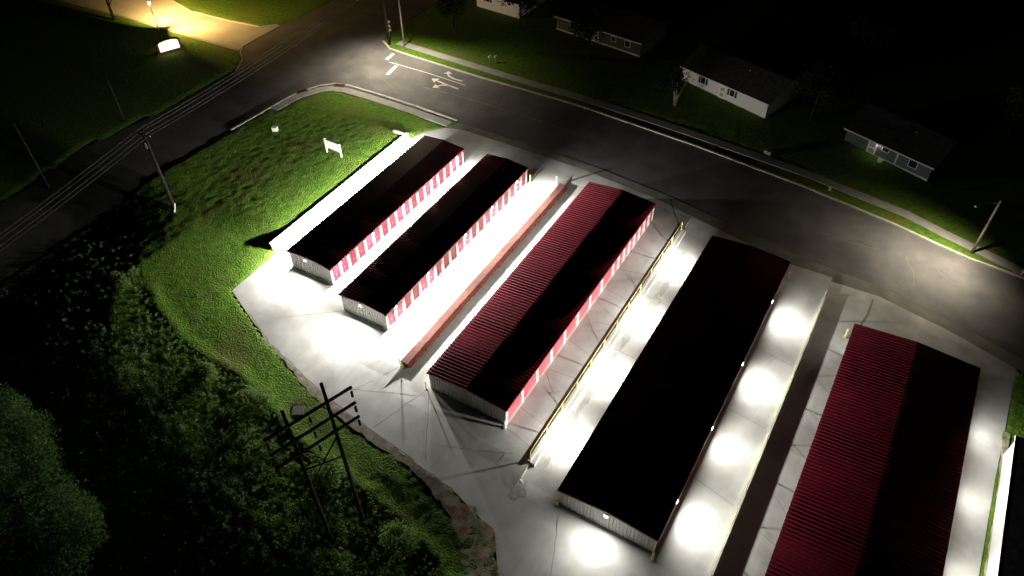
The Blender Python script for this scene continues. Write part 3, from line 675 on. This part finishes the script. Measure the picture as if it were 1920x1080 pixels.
for k, x in enumerate((-1.15, -.45, .45, 1.15)):
    wire(A + Vector((x, 0, 11.6)), B_ + Vector((x, 0, 11.6)), .8, '%s thin wire between the lawn pole and the corner pole' % names[k])
    wire(A + Vector((x, 0, 11.6)), Vector((-74 + x, -8, 9.6)), .9, '%s thin wire from the lawn pole toward the lower left' % names[k])
    wire(B_ + Vector((x, 0, 11.6)), Vector((-83 + x, 150, 12)), 1., '%s thin wire from the corner pole up the side street' % names[k])
# transmission frame: two tall poles, three cross-arms, brace
gz = G(-28.1, 20.6)
ta = Vector(site(-28.1, 20.6)); tb = Vector(site(-29.2, 17.7))
t = thing('transmission_frame', ta, 'tall two-pole power line frame with three dark cross-arms over the brush', 'power pole')
rel = tb - ta
for p, h in ((Vector((0, 0, 0)), 18.6 - ta.z), (rel, 18.0 - ta.z)):
    mb = MB(); mb.tube([p + Vector((0, 0, -.6)), p + Vector((0, 0, h * .5)), p + Vector((0, 0, h))], [.2, .165, .13], 10); mb.build('pole', MT['wood'], t, True)
ax = rel.normalized(); ax.z = 0; ax.normalize(); ay = Vector((-ax.y, ax.x, 0))
for h in (16.7, 14.85, 13.1):
    z = h - ta.z; mb = MB(); a = -ax * 2.0 + ay * .2 + Vector((0, 0, z)); mb.obox(a, ax * 7.1, ay * .16, (0, 0, .2)); arm = mb.build('cross_arm', MT['wood'], t)
    for s in (.12, 3.6, 6.95):
        c = a + ax * s + ay * .08; mb = MB(); mb.tube([c + Vector((0, 0, -.02)), c + Vector((0, 0, -.35)), c + Vector((0, 0, -.4)), c + Vector((0, 0, -.95)), c + Vector((0, 0, -1.0))], [.03, .03, .11, .11, .04], 8); mb.build('insulator', MT['black'], arm)
mb = MB(); zz = -ta.z
mb.tube([Vector((0, 0, 12.2 + zz)), rel + Vector((0, 0, 9.2))], .07, 6); mb.build('brace', MT['wood'], t)
mb = MB(); mb.tube([Vector((.16, 0, 9.6 + zz)), rel + Vector((.16, 0, 11.7))], .07, 6); mb.build('brace', MT['wood'], t)
# striped sign cluster at the corner
t = thing('street_sign', site(-82.2, 95.6), 'red and white striped sign panel at the street corner', 'sign', None, R(25))
mb = MB(); mb.tube([(0, 0, 0), (0, 0, 3.0)], .05, 8); mb.build('post', MT['galv'], t)
for k in range(5):
    mb = MB(); mb.box(-.35, .35, -.085, -.055, 1.1 + k * .38, 1.1 + k * .38 + .379); mb.build('panel', MT['white' if k % 2 == 0 else 'red'], t)

# ------------------------------------------------------------------ houses beyond the road, white building at the right
def house(label, a, b, depth, h, rise, siding, name='house', windows=(), doors=(), porch=None, group='low houses beyond the road', base=None, roofname='roof'):
    A_, B2 = Vector(site(*a)), Vector(site(*b)); d = B2 - A_; L = math.hypot(d.x, d.y); rz = math.atan2(d.y, d.x)
    t = thing(name, (A_.x, A_.y, min(A_.z, B2.z)), label, 'house', group, rz)
    mb = MB(); sec = [(0, 0), (depth, 0), (depth, h), (depth / 2, h + rise - .06), (0, h)]
    vs = [(x, y, z) for x in (0, L) for y, z in sec]
    mb.add(vs, [(4, 3, 2, 1, 0), (5, 6, 7, 8, 9)] + [(i, (i + 1) % 5, 5 + (i + 1) % 5, 5 + i) for i in range(5)])
    mb.build('wall', MT[siding], t)
    mb = MB(); oh = .45; k = rise / (depth / 2); e = -oh * k
    vs = []
    for x in (-.35, L + .35): vs += [(x, -oh, h + e), (x, depth / 2, h + rise), (x, depth + oh, h + e), (x, -oh, h + e + .14), (x, depth / 2, h + rise + .14), (x, depth + oh, h + e + .14)]
    mb.add(vs, [(3, 9, 10, 4), (4, 10, 11, 5), (1, 7, 6, 0), (2, 8, 7, 1), (0, 3, 4, 1), (1, 4, 5, 2), (7, 10, 9, 6), (8, 11, 10, 7)])
    rf = mb.build('roof', MT['shingle'], t)
    mb = MB(); mb.box(L * .62, L * .62 + .12, depth * .36, depth * .36 + .12, h + rise * .6, h + rise * .85); mb.build('vent_pipe', MT['white'], rf)
    mb = MB(); mb.box(-.35, L + .35, -oh - .04, -oh - .002, h + e - .04, h + e + .15); mb.build('fascia', MT['siding_white'], t)
    if base:
        mb = MB(); mb.box(-.02, L + .02, -.05, -.002, 0, .32); mb.build('foundation', MT['wallconc'], t)
    for x, w, z0, z1, shut in windows:
        mb = MB(); mb.box(x - .09, x + w + .09, -.07, -.003, z0 - .09, z1 + .09); f = mb.build('window', MT['white'], t)
        mb = MB(); mb.box(x, x + w, -.08, -.071, z0, z1); mb.build('pane', MT['glass'], f)
        if shut:
            for s in (x - .09 - .36, x + w + .09):
                mb = MB(); mb.box(s + .01, s + .35, -.06, -.004, z0 - .06, z1 + .06); mb.build('shutter', MT['shutter'], f)
    for x, w in doors:
        mb = MB(); mb.box(x - .1, x + w + .1, -.08, -.004, 0.1, 2.2); f = mb.build('door', MT['white'], t)
        for z in (.45, 1.35):
            mb = MB(); mb.box(x + .12, x + w - .12, -.09, -.081, z, z + .62); mb.build('door_pane', MT['galv'], f)
    return t, L
hA, LA = house('white sided house with black shutters beyond the road, middle of the pale houses', (-32.2, 106.6), (-17.2, 101.7), 9, 2.7, 2.0, 'siding_white',
      windows=[(3.6, .8, 1.2, 2.2, True), (9.0, .8, 1.2, 2.2, True)], doors=[(7.2, .95)])
hB, LB = house('blue grey house with a lit porch lamp beside its white door', (-5.7, 101.7), (6.1, 97.0), 9, 2.5, 1.9, 'siding_blue', windows=[(5.6, .9, 1.5, 2.2, False), (9.6, 1.1, 1.0, 2.0, False)], doors=[(3.6, 1.1)], base=True)
mb = MB(); mb.box(7.75, 7.95, -.08, -.003, .33, 2.4); mb.build('corner_trim', MT['siding_white'], hB)
mb = MB(); mb.box(2.6, 6.4, -1.2, -.06, 0, .25); mb.build('porch_slab', MT['wallconc'], hB)
mb = MB(); mb.box(5.0, 5.2, -.2, -.05, 2.12, 2.32); pl = mb.build('porch_lamp', MT['porchlens'], hB)
l = bpy.data.lights.new('lamp_light', 'POINT'); l.energy = 14; l.color = (1, .88, .74); l.shadow_soft_size = .08
o = bpy.data.objects.new('lamp_light', l); COL.objects.link(o); o.parent = hB; o.location = (5.1, -.36, 2.1)
house('dark slate coloured house with white framed windows, almost lost in the night', (-58.0, 112.5), (-41.0, 110.1), 9, 2.7, 2.0, 'siding_dark', windows=[(6.0, .8, 1.3, 2.1, False), (11.4, .8, 1.3, 2.1, False), (14.1, .9, 1.1, 2.1, False)], doors=[(7.9, .9)], base=True)
house('white house end cut off by the top edge, left of the dark house', (-75.5, 113.6), (-66.0, 112.9), 9, 2.9, 2.0, 'siding_white', windows=[(2.2, .8, 1.5, 2.2, True)])
house('farthest pale house, a sliver at the top edge beside the corner lamp pole', (-92, 119), (-80.3, 115.3), 9, 2.6, 2.0, 'siding_white')
t = thing('white_building', (19.7, -12, -1.6), 'white walled building at the right edge beside the grass strip', 'building')
mb = MB(); ribs = []; w, L, h = 12., 69.0, 3.2
vs = [(0, 0, -.3), (w, 0, -.3), (w, L, -.3), (0, L, -.3), (0, 0, h), (w, 0, h), (w, L, h), (0, L, h)]
mb.add(vs, [(0, 1, 5, 4), (1, 2, 6, 5), (2, 3, 7, 6), (3, 0, 4, 7)]); mb.build('wall', MT['wall'], t)
mb = MB(); mb.add([(-.15, -.1, h), (w / 2, -.1, h + .7), (w + .15, -.1, h), (-.15, L + .1, h), (w / 2, L + .1, h + .7), (w + .15, L + .1, h)], [(0, 1, 4, 3), (1, 2, 5, 4), (2, 1, 0), (3, 4, 5)]); mb.build('roof', MT['shingle'], t)
mb = MB(); mb.box(-.2, -.152, -.1, L + .1, h - .12, h + .03); mb.build('eave_trim', MT['white'], t)

# ------------------------------------------------------------------ vegetation
def leaf_quads(c, size, jitter=.5, up=.35):
    """one quad per centre with random tilt"""
    n = len(c); a = rng.normal(size=(n, 3)); a[:, 2] *= .6; a /= np.linalg.norm(a, axis=1)[:, None]
    b = rng.normal(size=(n, 3)); b -= (a * b).sum(1)[:, None] * a; b /= np.linalg.norm(b, axis=1)[:, None]
    s = (size * (1 + jitter * (rng.random(n) - .5)))[:, None] if np.ndim(size) else (size * (1 + jitter * (rng.random((n, 1)) - .5)))
    a = a * s; b = b * s * .6
    return np.stack([c - a, c - b * .9, c + a, c + b], 1).reshape(-1, 3)
def quads_obj(name, P, m, parent=None):
    q = np.arange(len(P)).reshape(-1, 4); o = np_mesh(name, P, q, m, False)
    if parent: o.parent = parent
    return o
def crown_points(n, R_, H, z0, lumps=14, small=1.):
    cs = rng.normal(size=(lumps, 3)); cs /= np.linalg.norm(cs, axis=1)[:, None]
    cs *= (.35 + .45 * rng.random((lumps, 1))); rad = (.28 + .26 * rng.random(lumps)) * small
    k = rng.integers(0, lumps, n); d = rng.normal(size=(n, 3)); d /= np.linalg.norm(d, axis=1)[:, None]
    r = rad[k] * (.55 + .55 * rng.random(n)); p = cs[k] + d * r[:, None]
    p = p * np.array([R_, R_, H / 2]); p[:, 2] += z0 + H / 2; return p
def tree(u, v, h, rad, label, n=2600, leaf=.22, m='leaf', trunk=.18, vee=False, z0f=.35, group='trees'):
    p = site(u, v); t = thing('tree', p, label, 'tree', group)
    mb = MB(); top = h * .7
    if vee:
        for dx, dy in ((-.9, .3), (.8, .2), (.1, -.6)): mb.tube([(0, 0, -.2), (dx * .35, dy * .35, h * .25), (dx * 1.6, dy * 1.6, top)], [trunk, trunk * .7, trunk * .2], 7)
    else:
        mb.tube([(0, 0, -.3), (.05, .03, h * .3), (.1, -.05, top)], [trunk, trunk * .75, trunk * .25], 8)
        for k in range(6):
            a = k * 1.05 + random.random(); z = h * (.28 + .07 * k); mb.tube([(.05, 0, z), (math.cos(a) * rad * .35, math.sin(a) * rad * .35, z + h * .1), (math.cos(a) * rad * .7, math.sin(a) * rad * .7, z + h * .2)], [trunk * .4, trunk * .25, trunk * .08], 5)
    mb.build('trunk', MT['bark' if vee or m == 'leaf' else 'wood'], t, True)
    quads_obj('crown', leaf_quads(crown_points(n, rad, h * (1 - z0f), h * z0f, *((60, .62) if n > 10000 else (14, 1.))), leaf), MT[m], t)
    return t
tree(-30.2, 98.7, 6.5, 3.2, 'small bare-looking tree with forked pale trunk left of the white house', 900, .16, 'leafdim', .22, True, .3, 'yard trees beyond the road')
tree(-11.2, 104.6, 8.5, 4.2, 'dim bushy tree between the white house and the blue house', 2200, .2, 'leafdim', .2, False, .25, 'yard trees beyond the road')
tree(-47.5, 104, 8.5, 3.8, 'dim tree in front of the dark slate house', 1800, .2, 'leafdim', .2, False, .35, 'yard trees beyond the road')
tree(-64, 110, 8, 3.6, 'dim tree at the right end of the cut-off white house', 1700, .2, 'leafdim', .2, False, .3, 'yard trees beyond the road')
tree(14, 112, 9, 4.5, 'dark tree behind the blue house, near the right edge', 2000, .22, 'leafdim', .2, False, .3, 'yard trees beyond the road')
tree(-8, 124, 10, 5, 'dark tall tree far behind the yard, top right', 2000, .24, 'leafdim', .2, False, .3, 'yard trees beyond the road')
tree(-74.5, 104, 8, 3.2, 'dark tree right of the corner lamp pole', 1600, .2, 'leafdim', .2, False, .3, 'yard trees beyond the road')
tree(-131, 79.8 - 3.6, 9, 2.2, 'dark trunked tree at the near side of the lit driveway', 1200, .22, 'leafdim', .3, False, .55, 'roadside trees')
big = [(-55.5, 7.0, 14, 6.5, 'largest dim green tree in the lower left corner'), (-45.5, 4.5, 12.5, 5.2, 'dim green tree at the bottom edge, right of the largest one'), (-66.0, 5.5, 12, 5.5, 'dark tree at the left edge below the brush')]
for u, v, h, r, lb in big: tree(u, v, h, r, lb, 30000, .12, 'leaf', .25, False, .2, 'tall trees in the lower left corner')
# brush: tall weeds covering the slope below the mown grass
n = 16000
uv = np.stack([rng.uniform(-92, -17, n), rng.uniform(4, 41, n)], 1); keep = poly_inside(uv[:, 0], uv[:, 1], BR)
PG, PD = [], []
for (u, v), k in zip(uv, keep):
    if not k: continue
    d = brush_edge(u, v); far = sstep(57, 70, -u)
    if random.random() > (1 if d < 8 else .5) * (1 - .86 * far): continue
    dens = noise.noise(Vector((u * .30, v * .30, 11))) + .5 * noise.noise(Vector((u * .9, v * .9, 4)))
    if d > 2.5 and dens < -.45 and random.random() < .85: continue
    x, y, z = site(u, v)
    hh = min(1.0, .30 + d * .09) * (1 - .4 * far) * (.8 + .4 * dens + .4 * random.random())
    nl = 22 if d < 10 else 9
    t_ = rng.random(nl) ** .8; a = rng.uniform(0, 6.28, nl); rr = (.08 + .22 * rng.random(nl)) * (.5 + .5 * hh)
    c = np.stack([x + np.cos(a) * rr, y + np.sin(a) * rr, z - .02 + hh * t_], 1); PG.append(c)
    if random.random() < .10 and d > 1:
        m_ = 7; PD.append(np.stack([x + rng.normal(0, .1, m_), y + rng.normal(0, .1, m_), z + hh * (1.0 + .35 * rng.random(m_))], 1))
PG = np.concatenate(PG); PD = np.concatenate(PD)
tag(quads_obj('brush', leaf_quads(PG, .085, 1.0), MT['weed']), 'dense tall green weeds on the slope below the mown grass', 'brush', kind='stuff')
tag(quads_obj('dry_seed_heads', leaf_quads(PD, .07, .8), MT['dryweed']), 'pale dry seed heads scattered through the tall weeds', 'weeds', kind='stuff')
# shrubs that stand out of the brush
def shrub(u, v, h, r, label, n=1500):
    p = site(u, v); t = thing('shrub', p, label, 'shrub', 'shrubs standing out of the brush')
    mb = MB()
    for k in range(5):
        a = k * 1.26; mb.tube([(0, 0, -.2), (math.cos(a) * r * .25, math.sin(a) * r * .25, h * .4), (math.cos(a) * r * .6, math.sin(a) * r * .6, h * .8)], [.05, .035, .015], 5)
    mb.build('stem', MT['bark'], t)
    quads_obj('foliage', leaf_quads(crown_points(n, r, h * .9, h * .1, 9), .13), MT['weed'], t)
for a in [(-45.0, 24.9, 2.4, 1.7, 'pale green shrub at the bright edge of the brush, left of the power line frame'), (-24.0, 20.5, 2.6, 2.0, 'rounded shrub right of the power line frame foot'), (-27.0, 15.6, 2.6, 1.9, 'shrub below the power line frame near the bottom edge'),
          (-70.5, 30.2, 2.2, 1.6, 'dim shrub at the upper end of the brush'), (-33.5, 22.4, 2.2, 1.8, 'bright shrub between the brush edge and the left leg of the frame'), (-52.0, 25.0, 2.0, 1.6, 'shrub where the mown edge bends toward the pavement')]: shrub(*a)
